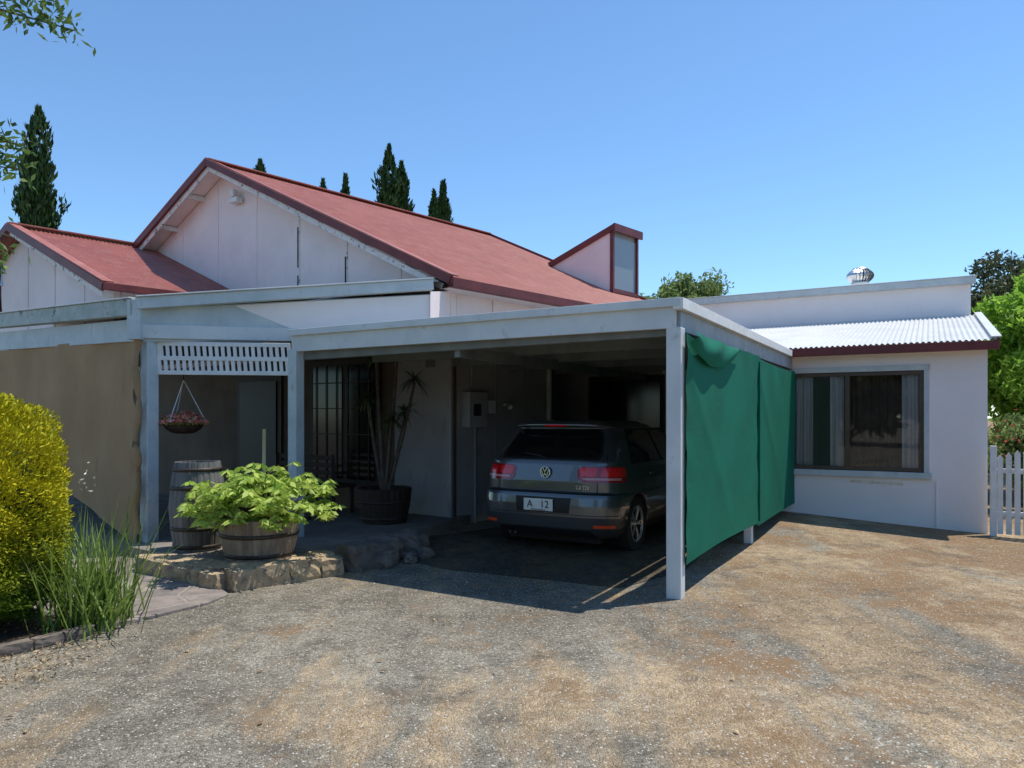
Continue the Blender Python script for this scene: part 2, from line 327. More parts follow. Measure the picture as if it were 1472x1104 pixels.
beam('corner_box',up(V1,2.73)-Vector((.13,0,0)),up(V1,2.73)+Vector((.02,.0,0)),.2,.46,BLUE,house)
def tri(name,pts,mat): mesh(name,pts,[(0,1,2),(0,2,3),(0,3,4)],mat,house)
tri('verandah_roof',[up(V1,2.93),up(V2,3.38),H(.4,.38,3.6),H(9.5,.38,3.6),up(W,3.08)],GREYM)
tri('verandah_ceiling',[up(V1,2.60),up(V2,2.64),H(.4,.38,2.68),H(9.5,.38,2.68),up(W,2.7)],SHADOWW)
PL=Vector((-4.27,8.6,0));PM=Vector((-2.61,8.83,0))
beam('verandah_post',up(PL,.05),up(PL,2.5),.15,.15,BLUE,house,.012); beam('verandah_post_b',up(PM,.1),up(PM,2.42),.14,.14,BLUE,house,.012)
ld=(PM-PL).normalized()
for k,z in enumerate((2.13,2.30,2.47)): beam('lattice_rail_%d'%k,up(PL+ld*.08,z),up(PM-ld*.07,z),.03,.05,WHITEP,house)
Ltot=(PM-PL).length-.15; n=22
for i in range(n):
    p=PL+ld*(.08+Ltot*(i+.5)/n)
    for k in range(2):
        beam('lattice_slat_%d_%d'%(i,k),up(p+ld*(.006+ (.02 if k else 0)),2.15+.17*k),up(p+ld*(-.006+(.02 if k else 0)),2.30+.17*k),.040,.014,WHITEP,house,0,up=(0,1,0))
beam('lattice_end',up(PL+ld*.1,2.12),up(PL+ld*.1,2.48),.05,.04,WHITEP,house)
prism('verandah_floor',[Vector(p) for p in ((-8.2,11.1,-.05),(-4.45,8.35,-.05),(-3.6,7.7,-.05),(-1.9,8.3,-.05),(-1.45,9.0,-.05),(-1.05,9.9,-.05),(-.62,10.95,-.05),(-6,15,-.05))],(0,0,.19),SLAB,house)
def fw(n,s0,s1,z0,z1,off,mat,th=.03): 
    return prism(n,[H(s0,.4-off,z0),H(s1,.4-off,z0),H(s1,.4-off,z1),H(s0,.4-off,z1)],H(0,-th)-H(0,0),mat,house)
fw('front_door_frame',4.2,5.5,.15,2.35,.003,WOODD); fw('front_door',4.32,5.38,.15,2.25,.035,DARK,.02)
fw('front_window_frame',1.75,3.4,.5,2.55,.003,WOODD,.05)
fw('front_window_glass',1.85,2.5,.6,2.45,.055,DG,.01); fw('front_window_glass_b',2.6,3.3,.6,2.45,.055,DG,.01)
for k in range(6): fw('security_grille_%d'%k,1.95+.25*k,1.965+.25*k,.6,2.45,.075,IRON,.012)
for k in range(4): fw('security_grille_rail_%d'%k,1.85,3.3,.9+.42*k,.915+.42*k,.09,IRON,.012)
fw('wall_box',3.75,3.95,1.7,1.95,.003,WOODD,.1)
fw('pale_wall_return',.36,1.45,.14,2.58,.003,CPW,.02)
def sw(n,r0,r1,z0,z1,mat,th=.15):
    return prism(n,[H(.345,r0,z0),H(.345,r1,z0),H(.345,r1,z1),H(.345,r0,z1)],H(-th,0)-H(0,0),mat,house,.008)
GP=pm('meter_box_grey',(.40,.40,.39),(.32,.32,.31),.5)
sw('meter_box',.62,1.0,1.45,1.98,GP); sw('meter_window',.70,.86,1.62,1.8,DARK,.158); sw('switch_box',1.08,1.24,1.66,1.86,WHITEP,.1)
tube('conduit',[H(.3,.85,0),H(.3,.85,1.45)],.018,GP,house); tube('conduit_b',[H(.3,.78,1.98),H(.3,.78,2.6)],.018,GP,house)
tube('wall_camera',[H(.32,1.5,1.80),H(.2,1.45,1.80),H(.12,1.4,1.76)],[.015,.03,.045],WHITEP,house)
beam('corner_trim',H(.33,.38,.1),H(.33,.38,2.6),.06,.06,CPW,house)
beam('side_downpipe',H(.3,2.6,0),H(.3,2.6,2.5),.07,.07,WHITEP,house)
for i,r in enumerate((1.35,2.0)): beam('lower_strip_%d'%i,H(.343,r,.1),H(.343,r,2.55),.010,.035,CPW,house,.002)
# ---------------- back wing
def wallrun(n,a0,a1,b,z0,z1,ops,mat,th=.14):
    ops=sorted(ops); x=a0;k=0
    def bx(p,q,l,h,mt):
        nonlocal k; k+=1
        prism('%s_%d'%(n,k),[C(p,b,l),C(q,b,l),C(q,b,h),C(p,b,h)],C(0,th)-C(0,0),mt,house)
    for (p,q,l,h) in ops:
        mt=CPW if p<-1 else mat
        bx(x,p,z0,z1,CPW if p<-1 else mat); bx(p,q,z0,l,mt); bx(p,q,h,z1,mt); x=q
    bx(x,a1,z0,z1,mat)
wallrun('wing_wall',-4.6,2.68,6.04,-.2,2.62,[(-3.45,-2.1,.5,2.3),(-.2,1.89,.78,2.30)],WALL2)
prism('wing_side',[C(2.68,6.18,-.2),C(2.68,10.5,-.2),C(2.68,10.5,3.5),C(2.68,6.18,2.6)],C(-.12,0)-C(0,0),WALL2,house)
corr('wing_roof',C(-3.0,5.82,2.69),C(2.78,5.82,2.69),C(-3.0,10.48,3.6),C(2.78,10.48,3.6),WHITER,house)
beam('wing_gutter',C(-4.6,5.80,2.61),C(2.80,5.80,2.61),.12,.12,REDT,house)
beam('wing_barge',C(2.80,5.78,2.64),C(2.80,10.4,3.54),.03,.11,REDT,house)
beam('wing_barge_cap',C(2.77,5.75,2.72),C(2.77,10.4,3.63),.12,.02,WHITER,house)
grid('wing_soffit',lambda u,w:C(-4.6+7.3*u,5.85+.19*w,2.6),1,1,WALL2,house,False)
prism('parapet_wall',[C(-4.6,10.5,2.5),C(2.66,10.5,2.5),C(2.66,10.5,4.26),C(-4.6,10.5,4.26)],C(0,.12)-C(0,0),WALL2,house)
prism('parapet_return',[C(2.66,10.62,2.5),C(2.66,16,2.5),C(2.66,16,4.2),C(2.66,10.62,4.2)],C(-.1,0)-C(0,0),WALL2,house)
beam('parapet_gutter',C(-4.6,10.42,4.27),C(2.74,10.42,4.27),.14,.13,BLUE,house); beam('parapet_cap',C(-4.6,10.42,4.345),C(2.76,10.42,4.345),.18,.015,CPAINT,house)
grid('parapet_roof',lambda u,w:C(-4.6+7.3*u,10.6+5.6*w,4.25),1,1,WHITER,house,False)
beam('wing_joint',C(2.05,6.036,-.1),C(2.05,6.036,.66),.006,.03,WALL2,house,.001)
RAW=pm('raw_patch',(.60,.49,.34),(.80,.73,.66),.8,14)
beam('unpainted_patch',C(.9,6.037,.62),C(1.62,6.037,.60),.003,.04,RAW,house,0)
def wf(n,a0,a1,z0,z1,b0,th,mat,bv=.003): return prism(n,[C(a0,b0,z0),C(a1,b0,z0),C(a1,b0,z1),C(a0,b0,z1)],C(0,th)-C(0,0),mat,house,bv)
wf('window_surround_top',-.28,1.97,2.30,2.38,6.015,.1,BLUE); wf('window_surround_sill',-.30,1.99,.69,.78,5.99,.14,BLUE)
wf('window_surround_right',1.89,1.96,.78,2.30,6.016,.1,BLUE); wf('window_surround_left',-.27,-.2,.78,2.30,6.016,.1,BLUE)
wf('frame_top',-.2,1.89,2.24,2.30,6.05,.06,BRONZE);wf('frame_bottom',-.2,1.89,.78,.84,6.05,.06,BRONZE)
wf('frame_r',1.83,1.89,.84,2.24,6.05,.06,BRONZE);wf('frame_l',-.2,-.14,.84,2.24,6.05,.06,BRONZE);wf('frame_mid',.82,.89,.84,2.24,6.04,.07,BRONZE)
wf('window_glass',-.14,1.83,.84,2.24,6.085,.004,GLASS,0)
def curt(a0,a1,b0,n): grid(n,lambda u,w:C(a0+(a1-a0)*u,b0+.025*math.sin(u*(a1-a0)*55)+.01*math.sin(w*5),.7+1.6*w),int(80*(a1-a0))+8,2,CURT,house)
curt(-.2,.35,6.145,'curtain_left'); curt(.60,.80,6.145,'curtain_mid'); curt(1.60,1.89,6.145,'curtain_right')
grid('brown_blind',lambda u,w:C(.9+.7*u,6.35+.02*math.sin(u*40),.7+1.6*w),60,1,pm('brown_blind',(.14,.11,.09),(.10,.08,.06)),house)
wf('room_back',-.3,2.0,.0,2.6,8.2,.05,simple('room_paint',(.25,.24,.23),.9),0)
wf('wing_door_frame',-3.5,-2.05,.45,2.35,6.03,.03,WOODD); wf('wing_door_glass_a',-3.42,-2.8,.55,2.25,6.0,.035,DG,0); wf('wing_door_glass_b',-2.74,-2.13,.55,2.25,6.0,.035,DG,0)
# roof ventilator
ven=C(.55,12.5,0)
ST=simple('spun_steel',(.75,.75,.75),.35,1)
lathe('vent_base',[(.17,4.25),(.17,4.68),(.2,4.70),(.2,4.74),(.0,4.74)],(ven.x,ven.y,0),WHITEP,house,24)
vv=[];ff=[]
for i in range(22):
    t0=2*math.pi*i/22; k=len(vv)
    for j in range(7):
        ph=j/6; r=.17+.13*math.sin(math.pi*ph); z=4.74+.32*ph
        for dt in (0,.22): vv.append((ven.x+(r-(.03 if dt else 0))*math.cos(t0+dt),ven.y+(r-(.03 if dt else 0))*math.sin(t0+dt),z))
    for j in range(6): ff.append((k+2*j,k+2*j+1,k+2*j+3,k+2*j+2))
mesh('vent_vanes',vv,ff,ST,house); lathe('vent_cap',[(.18,5.05),(.17,5.07),(.06,5.11),(0,5.115)],(ven.x,ven.y,0),ST,house,24); lathe('vent_core',[(.12,4.74),(.12,5.05)],(ven.x,ven.y,0),DARK,house,12)
# ------------------------------------------------------------------ carport
cp=empty('carport')
Lc=4.68;Bc=6.5
corr('roof_sheet',C(-Lc,.03,2.60),C(-.03,.03,2.60),C(-Lc,Bc,2.60),C(-.03,Bc,2.60),GREYM,cp)
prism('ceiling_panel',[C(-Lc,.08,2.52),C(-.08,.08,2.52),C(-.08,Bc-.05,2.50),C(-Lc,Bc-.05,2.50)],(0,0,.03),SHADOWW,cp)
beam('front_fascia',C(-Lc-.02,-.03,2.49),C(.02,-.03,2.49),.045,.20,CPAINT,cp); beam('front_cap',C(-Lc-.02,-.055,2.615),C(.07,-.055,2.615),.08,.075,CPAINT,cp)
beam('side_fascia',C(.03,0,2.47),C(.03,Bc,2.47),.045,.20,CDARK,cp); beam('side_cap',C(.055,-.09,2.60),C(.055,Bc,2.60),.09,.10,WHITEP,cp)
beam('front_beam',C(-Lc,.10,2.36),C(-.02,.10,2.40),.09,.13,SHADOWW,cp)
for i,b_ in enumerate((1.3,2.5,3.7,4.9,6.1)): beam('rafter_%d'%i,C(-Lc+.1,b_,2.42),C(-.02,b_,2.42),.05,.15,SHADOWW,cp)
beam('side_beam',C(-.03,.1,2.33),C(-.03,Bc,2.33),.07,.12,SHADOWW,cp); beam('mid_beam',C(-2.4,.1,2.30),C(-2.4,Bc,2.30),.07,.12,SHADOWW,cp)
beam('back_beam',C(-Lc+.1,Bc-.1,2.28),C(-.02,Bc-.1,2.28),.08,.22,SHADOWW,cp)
beam('post_front',C(0,.02,-.05),C(0,.02,2.40),.135,.135,CPAINT,cp,.01)
beam('post_mid',C(-.02,3.12,-.05),C(-.02,3.12,2.35),.10,.10,CPAINT,cp,.01); beam('post_rear',C(-.02,6.38,-.05),C(-.02,6.38,2.35),.10,.10,CPAINT,cp,.01)
# ------------------------------------------------------------------ shade cloth
sc=empty('shade_cloth')
m,t,b=nt('green_shade_cloth'); v_=coords(t)
c=mix(t,ramp(t,noise(t,v_,1.5,4),.35,.65),(.006,.165,.100),(.007,.130,.078)); c=mix(t,ramp(t,noise(t,coords(t,(1,1,12)),6,3),.55,.8),c,(.012,.18,.112))
L(t,c,b.inputs['Base Color']); b.inputs['Roughness'].default_value=.8; b.inputs['Specular IOR Level'].default_value=.2; bump(t,b,noise(t,v_,160,2),.25,.005)
tr=t.nodes.new('ShaderNodeBsdfTranslucent'); tr.inputs[0].default_value=(.005,.10,.06,1); ms=t.nodes.new('ShaderNodeMixShader'); ms.inputs[0].default_value=.12
L(t,b.outputs[0],ms.inputs[1]);L(t,tr.outputs[0],ms.inputs[2]);L(t,ms.outputs[0],t.nodes['Material Output'].inputs[0]); SC=m
def cloth(b0,b1,zt,zb,seed):
    R=random.Random(seed); W_=[(R.uniform(.4,1.6),R.uniform(-2,2),R.uniform(0,6),R.uniform(.001,.004)) for _ in range(8)]
    def fn(u,w):
        b_=b0+(b1-b0)*u; top=zt(u); bot=zb(u); z=bot+(top-bot)*w
        d=sum(A*math.sin(kx*b_*1.7+kz*z*1.3+p) for kx,kz,p,A in W_)
        d+=.015*math.sin(w*math.pi)*math.sin(u*math.pi)
        d+=.006*math.exp(-((w-1)**2)/.01)*math.sin(u*26)
        d+=.004*math.exp(-(u/.05)**2)*math.sin(w*30)+.004*math.exp(-((1-u)/.05)**2)*math.sin(w*26+1)
        q=(1-w)*2.0-u*3.1; d+=.012*math.exp(-((q-.15)/.16)**2)*math.exp(-u*2.2)
        q=(1-w)*2.0-(1-u)*2.4; d+=.006*math.exp(-((q-.1)/.14)**2)*math.exp(-(1-u)*2.5)
        return C(.095+d,b_,z)
    return fn
grid('cloth_panel_front',cloth(.03,3.14,lambda u:2.37-.15*math.exp(-((u-.28)/.2)**2),lambda u:.29+.03*math.sin(3*u)-.02*u,1),90,60,SC,sc)
grid('cloth_panel_rear',cloth(3.10,6.42,lambda u:2.34-.03*math.sin(math.pi*u),lambda u:.22+.02*math.sin(2*u+1),5),90,60,SC,sc)
def flap(u,w):
    b_=.05+1.85*u; zt=2.37-.02*u; dep=.27*max(0,math.sin(math.pi*min(1,u*1.02+.03)))**.5*(1-.2*u)+.02
    z=zt-dep*w; return C(.135+.055*math.sin(math.pi*w)*(1-.4*u)+.012*math.sin(u*15+w*5),b_,z)
grid('cloth_flap',flap,60,16,SC,sc)
beam('cloth_seam',C(.112,3.11,.30),C(.112,3.11,2.3),.03,.008,SC,sc)
# ------------------------------------------------------------------ tan blind
bl=empty('outdoor_blind'); Ld=Vector((-.818,.574,0))
def bf(u,w):
    s=.02+4.6*u; zt=2.55+.03*u; zb=.10+.62*min(1,max(0,s/2.1)) ; z=zb+(zt-zb)*w
    edge=math.exp(-(s/.12)**2)
    p=PL+Vector((-.1,-.06,0))+Ld*(s-.03*edge*math.sin(z*9)); d=.02*math.sin(s*3+z)+.008*math.sin(s*9+z*1.4)+.02*edge*(math.sin(z*11))
    return Vector((p.x,p.y,z))+ln*d
grid('canvas',bf,110,50,BLIND,bl)
tube('canvas_roll_edge',[PL+Vector((-.075+.015*math.sin(z*8),-.135+.012*math.cos(z*7),z)) for z in np.linspace(.25,2.5,26)],[.038+.010*math.sin(z*13) for z in np.linspace(.15,2.5,26)],BLIND,bl,12)
# ------------------------------------------------------------------ car
car=empty('parked_car',tuple(C(-1.95,1.2,.02)),-math.radians(29.8)); car.scale=(1,1,1.04)
zk=[.19,.24,.30,.42,.55,.64,.675,.70,.80,.92,.99,1.04,1.12,1.25,1.36,1.40,1.415,1.44,1.47,1.49,1.50]
wk=[.80,.84,.865,.885,.89,.89,.885,.885,.885,.865,.835,.81,.775,.715,.655,.64,.63,.60,.54,.42,.30]
rk=[.10,.05,.015,.0,.0,.015,.03,.075,.075,.10,.115,.135,.21,.335,.43,.46,.34,.33,.38,.55,.75]
fk=[4.02,4.08,4.13,4.18,4.19,4.16,4.14,4.11,4.0,3.6,3.2,3.0,2.85,2.6,2.35,2.25,2.2,2.1,1.9,1.6,1.4]
def par(z): return float(np.interp(z,zk,wk)),float(np.interp(z,zk,rk)),float(np.interp(z,zk,fk))
def Q(u,z):
    w_,yr,yf=par(z); s=1 if u>=0 else -1; u=abs(u); Rx=min(.42,w_*.55);Ry=.24 if z<1.0 else .2
    f_=w_-Rx; La=math.pi/2*math.sqrt((Rx*Rx+Ry*Ry)/2)
    if u<f_: x,y=u,yr
    elif u<f_+La:
        th=(u-f_)/La*math.pi/2; x=f_+Rx*math.sin(th);y=yr+Ry*(1-math.cos(th))
    else: x=w_;y=yr+Ry+(u-f_-La)
    return Vector((s*x,y,z))
def ringpts(z):
    w_,yr,yf=par(z); pts=[]
    Rx=min(.42,w_*.55);Ry=.24 if z<1.0 else .2;f_=w_-Rx;Fx=min(.5,w_*.6);Fy=.35
    for i in range(10): pts.append((f_*i/10,yr))
    for i in range(12):
        th=i/12*math.pi/2; pts.append((f_+Rx*math.sin(th),yr+Ry*(1-math.cos(th))))
    for i in range(30): pts.append((w_,yr+Ry+(yf-Fy-yr-Ry)*i/30))
    for i in range(12):
        th=i/12*math.pi/2; pts.append((w_-Fx+Fx*math.cos(th),yf-Fy+Fy*math.sin(th)))
    for i in range(7): pts.append(((w_-Fx)*(1-i/6),yf))
    return pts+[(-x,y) for x,y in pts[1:-1]][::-1]
zl=sorted(set([round(float(x),4) for x in np.linspace(.19,1.50,70)]+zk))
vv=[];ff=[]; rings=[ringpts(z) for z in zl]; n=len(rings[0])
for z,r in zip(zl,rings): vv+= [(x,y,z) for x,y in r]
for j in range(len(zl)-1):
    for i in range(n): ff.append((j*n+i,j*n+(i+1)%n,(j+1)*n+(i+1)%n,(j+1)*n+i))
ff.append(tuple(range(n))[::-1]); ff.append(tuple(range((len(zl)-1)*n,len(zl)*n)))
m,t,b=nt('car_paint'); fl=noise(t,coords(t),900,1); L(t,mix(t,fl,(.115,.12,.125),(.16,.165,.17)),b.inputs['Base Color']); b.inputs['Metallic'].default_value=.7;b.inputs['Roughness'].default_value=.32;b.inputs['Coat Weight'].default_value=1;b.inputs['Coat Roughness'].default_value=.03; CP=m
BLK=simple('black_plastic',(.012,.012,.013),.55); CG=simple('car_glass',(.006,.007,.008),.03,spec=.8); RL=simple('tail_lamp_red',(.9,.012,.015),.12,coat=1); RL2=simple('tail_lamp_dark',(.42,.006,.01),.1,coat=1); CHR=simple('chrome',(.9,.9,.9),.25,.8); PLT=simple('plate_white',(.90,.87,.76),.5); RUB=simple('tyre_rubber',(.018,.018,.018),.8); ALLOY=simple('alloy',(.55,.55,.56),.3,.9); ORL=simple('reflector_red',(.98,.10,.03),.15,coat=1); LCL=simple('lamp_clear',(.75,.35,.32),.15,coat=1)
body=mesh('body_raw',vv,ff,CP,None,True)
cut=[]
for y in (.78,3.36):
    k=40; vc_=[(sx,y+.345*math.cos(2*math.pi*i/k),.30+.345*math.sin(2*math.pi*i/k)) for sx in (-1.2,1.2) for i in range(k)]
    fc_=[(i,i+k,(i+1)%k+k,(i+1)%k) for i in range(k)]+[tuple(range(k)),tuple(range(2*k-1,k-1,-1))]
    o=mesh('arch_cut',vc_,fc_,BLK); fixn(o); cut.append(o)
    md=body.modifiers.new('bo','BOOLEAN'); md.object=o; md.operation='DIFFERENCE'; md.solver='EXACT'
dg=bpy.context.evaluated_depsgraph_get(); nm=bpy.data.meshes.new_from_object(body.evaluated_get(dg))
bo=bpy.data.objects.new('body',nm); COL.objects.link(bo); bo.parent=car
for o in cut+[body]: bpy.data.objects.remove(o,do_unlink=True)
beam('underbody',(0,.3,.25),(0,3.9,.25),1.2,.3,BLK,car)
def patch(name,u0,u1,u0t,u1t,z0,z1,mat,off=.005,nu=24,nv=10,rnd=0):
    def fn(a,c):
        z=z0+(z1-z0)*c; l=u0+(u0t-u0)*c; r=u1+(u1t-u1)*c
        if rnd:
            k=rnd*(1-math.sqrt(max(0,1-max(0,abs(2*c-1)*1.0-.35)**2/.4225))); sg=1 if r>l else -1; l+=k*sg; r-=k*sg
        u=l+(r-l)*a; p=Q(u,z); q=Q(u+.01,z)-Q(u-.01,z); s=Q(u,z+.01)-Q(u,z-.01); nn=q.cross(s).normalized()
        if nn.y>0 and abs(p.x)<.7: nn=-nn
        return p+nn*off
    return grid(name,fn,nu,nv,mat,car)
patch('rear_window_rubber',-.635,.635,-.54,.54,1.045,1.385,BLK,.003,rnd=.04)
patch('rear_window',-.60,.60,-.515,.515,1.065,1.372,CG,.007,rnd=.05)
patch('spoiler_lip',-.56,.56,-.55,.55,1.405,1.414,BLK,.004); patch('high_brake_light',-.14,.14,-.14,.14,1.418,1.434,RL,.004)
for s in (-1,1):
    patch('tail_lamp_%d'%s,s*.42,s*1.12,s*.40,s*1.06,.805,.975,RL2,.006,30,12,.05)
    patch('tail_lamp_outer_%d'%s,s*.64,s*1.08,s*.66,s*1.04,.865,.962,RL,.010,24,8,.03); patch('tail_lamp_inner_%d'%s,s*.45,s*.60,s*.43,s*.62,.865,.962,RL,.010,14,8,.03)
    patch('tail_lamp_white_%d'%s,s*.48,s*.92,s*.47,s*.92,.828,.852,LCL,.010,20,4)
    patch('reflector_%d'%s,s*.60,s*.86,s*.60,s*.86,.315,.35,ORL,.008,12,2,.0)
    patch('hatch_seam_%d'%s,s*.615,s*.625,s*.615,s*.625,.68,.80,BLK,.003,2,8)
    patch('hatch_seam_up_%d'%s,s*.72,s*.728,s*.66,s*.668,.98,1.10,BLK,.003,2,8)
patch('bumper_seam',-1.15,1.15,-1.15,1.15,.672,.682,BLK,.003,60,1)
patch('bumper_step',-1.0,1.0,-1.0,1.0,.445,.452,BLK,.003,60,1)
patch('diffuser',-.62,.62,-.55,.55,.20,.285,BLK,.006,30,3)
patch('plate_recess',-.34,.34,-.36,.36,.46,.63,simple('paint_shadow',(.03,.03,.033),.4,.5),.003,10,3)
yp=-.018
mesh('number_plate',[(-.24,yp,.475),(.14,yp,.475),(.14,yp,.61),(-.24,yp,.61),(-.24,yp+.012,.475),(.14,yp+.012,.475),(.14,yp+.012,.61),(-.24,yp+.012,.61)],[(0,1,2,3),(4,7,6,5),(0,4,5,1),(1,5,6,2),(2,6,7,3),(3,7,4,0)],PLT,car,bevel=.004)
def text(name,s,loc,size,mat,rot=(math.pi/2,0,0)):
    cu=bpy.data.curves.new(name,'FONT'); cu.body=s; cu.size=size; cu.extrude=.001; cu.align_x='CENTER'; cu.align_y='CENTER'; cu.materials.append(mat); o=bpy.data.objects.new(name,cu); COL.objects.link(o); o.location=loc; o.rotation_euler=rot; o.parent=car
text('plate_text','A   12',(-.05,yp-.003,.545),.115,BLK); text('plate_small_text','WESTERN AUSTRALIA',(-.05,yp-.003,.487),.02,BLK)
text('trim_badge','2.0 TDI',(.48,.066,.745),.055,CHR)
def ring(name,c_,R,r,mat):
    vv=[];ff=[];n=28;k=8
    for i in range(n):
        for j in range(k):
            a=2*math.pi*i/n;b_=2*math.pi*j/k; q=R+r*math.cos(b_); vv.append((c_[0]+q*math.cos(a),c_[1]+r*math.sin(b_),c_[2]+q*math.sin(a)))
    for i in range(n):
        for j in range(k): ff.append((i*k+j,((i+1)%n)*k+j,((i+1)%n)*k+(j+1)%k,i*k+(j+1)%k))
    mesh(name,vv,ff,mat,car,True)
by=.080
lathe_=lathe('badge_disc',[(0,0),(.06,0)],(0,0,0),BLK,car,24); lathe_.rotation_euler=(math.pi/2,0,0); lathe_.location=(0,by-.004,.90)
ring('badge_ring',(0,by-.008,.90),.062,.009,CHR)
for i,(p,q) in enumerate((((-.025,.05),(0,.005)),((0,.005),(.025,.05)),((-.048,.025),(-.02,-.045)),((-.02,-.045),(0,-.005)),((0,-.005),(.02,-.045)),((.02,-.045),(.048,.025)))):
    beam('badge_bar_%d'%i,(p[0],by-.012,.90+p[1]),(q[0],by-.012,.90+q[1]),.008,.012,CHR,car,0,up=(0,0,1))
tube('wiper',[(0,.14,1.05),(-.12,.155,1.085),(-.33,.185,1.11)],.009,BLK,car)
tube('exhaust',[(-.45,.03,.21),(-.45,.3,.21)],.024,IRON,car); tube('exhaust_b',[(-.38,.03,.21),(-.38,.3,.21)],.024,IRON,car)
tube('antenna',[(0,.75,1.50),(0,.62,1.57)],[.008,.004],BLK,car)
def sidep(name,y0,y1,y0t,y1t,z0,z1,mat,off=.005,side=1):
    def fn(a,c):
        z=z0+(z1-z0)*c; l=y0+(y0t-y0)*c; r=y1+(y1t-y1)*c; y=l+(r-l)*a; w_,yr,yf=par(z); return Vector((side*(w_+off),y,z))
    grid(name,fn,12,8,mat,car)
for s in (-1,1):
    sidep('side_glass_rear_%d'%s,.75,1.75,.98,1.70,1.0,1.36,CG,side=s); sidep('side_glass_front_%d'%s,1.83,2.9,1.78,2.2,1.0,1.36,CG,side=s)
    sidep('glass_surround_%d'%s,.68,2.98,.93,2.27,.985,1.385,BLK,.002,s)
    sidep('door_seam_%d'%s,1.78,1.79,1.78,1.79,.25,.98,BLK,.002,s); sidep('door_seam_b_%d'%s,.98,.99,.86,.87,.60,.98,BLK,.002,s); sidep('sill_trim_%d'%s,1.2,2.9,1.2,2.9,.2,.28,BLK,.004,s)
    beam('door_handle_%d'%s,(s*.905,1.15,.86),(s*.905,1.32,.86),.025,.03,CP,car,.008)
    beam('mirror_%d'%s,(s*.93,2.72,1.03),(s*1.02,2.68,1.03),.16,.13,CP,car,.04)
    for y in (.78,3.36):
        w=empty('wheel'); w.name='wheel_%d_%d'%(s,int(y)); w.parent=car; w.location=(s*.775,y,.295)
        lathe('tyre',[(.20,-.1),(.30,-.1),(.318,-.08),(.32,0),(.318,.08),(.30,.1),(.21,.1)],(0,0,0),RUB,w,40,True,'x')
        lathe('rim',[(.21,s*.1),(.20,s*.085),(.19,s*.03),(.05,s*.02),(0,s*.02)],(0,0,0),DARK,w,40,True,'x'); lathe('rim_lip',[(.212,s*.09),(.215,s*.102),(.19,s*.098),(.188,s*.08)],(0,0,0),ALLOY,w,40,True,'x')
        lathe('hub',[(.05,s*.04),(.045,s*.085),(0,s*.09)],(0,0,0),ALLOY,w,20,True,'x')
        for k in range(5):
            for dd in (-.14,.14):
                a=2*math.pi*k/5; beam('spoke_%d'%k,(s*.07,.03*math.cos(a),.03*math.sin(a)),(s*.088,.195*math.cos(a+dd),.195*math.sin(a+dd)),.022,.028,ALLOY,w,.004,up=(1,0,0))
# ------------------------------------------------------------------ foliage generators
def leafquads(P,L_,W_,rng,dirs=None,spread=1.0):
    n=len(P); d=rng.normal(size=(n,3))*spread
    if dirs is not None: d=d+dirs
    d/=np.linalg.norm(d,axis=1)[:,None]+1e-9
    s=np.cross(d,rng.normal(size=(n,3))); s/=np.linalg.norm(s,axis=1)[:,None]+1e-9
    Ls=(L_*rng.uniform(.6,1.3,n))[:,None]; Ws=(W_*rng.uniform(.7,1.3,n))[:,None]
    return np.stack([P-d*Ls*.5,P+s*Ws*.5,P+d*Ls*.5,P-s*Ws*.5],1).reshape(-1,3)
def blades(specs,segs=5):
    V=[]
    for (p,dirv,ln_,w,droop) in specs:
        p=np.array(p,float); d=np.array(dirv,float); d/=np.linalg.norm(d); side=np.cross(d,[0,0,1.]); side/=np.linalg.norm(side)+1e-9
        prev=p; dd=d.copy(); pw=w*.6
        for k in range(segs):
            dd=dd+np.array([0,0,-droop/segs]); dd/=np.linalg.norm(dd); nx_=prev+dd*ln_/segs; nw=w*(1-((k+1)/segs)**2)
            V+=[prev-side*pw/2,prev+side*pw/2,nx_+side*nw/2,nx_-side*nw/2]; prev=nx_;pw=nw
    return V
CYP=leafmat('cypress_foliage',(.012,.032,.008),(.055,.11,.022),0)
def cypress(x,y,top,R,seed,name='cypress_tree'):
    g=np.random.default_rng(seed); e=empty(name,(x,y,0)); P=[];D=[]
    tube('trunk',[(0,0,0),(0,0,top*.4),(0,0,top*.8)],[.2,.14,.05],BARK,e)
    subs=[(0,0,top,R)]+[(g.uniform(-.45,.45)*R,g.uniform(-.45,.45)*R,top*g.uniform(.80,.96),R*.5) for _ in range(7)]
    for (cx,cy,h,r) in subs:
        n=int(2300*r/R*h/12)+500; u=g.random(n)**.7; z=.6+(h-.6)*u; pr=np.minimum(1,(1-u)*6+.06)*np.minimum(1,u*6+.3)
        lum=1+.22*np.sin(z*2.3+cx*9)+.18*np.sin(z*5.1+cy*7); th=g.uniform(0,6.28,n); lum*=1+.25*np.sin(th*3+z*1.5)
        rr=r*pr*lum*np.sqrt(g.uniform(.35,1,n)); p=np.stack([cx+rr*np.cos(th),cy+rr*np.sin(th),z],1); P.append(p); D.append(np.stack([np.cos(th)*.5,np.sin(th)*.5,np.full(n,1.6)],1))
    P=np.concatenate(P);D=np.concatenate(D)
    fastmesh('foliage',leafquads(P,.30,.09,g,D,.35),4,CYP,e)
cypress(-16.2,25,12.2,.58,1); cypress(-16.75,25.6,10.9,.45,11)
cypress(-5.05,30,12.75,.58,2); cypress(-4.6,30.4,12.2,.52,12); cypress(-3.2,30,10.9,.38,3); cypress(-2.85,30.3,11.4,.42,13); cypress(-10.0,29,11.8,.45,4); cypress(-7.5,29,11.0,.42,5); cypress(-6.6,29,11.2,.36,6)
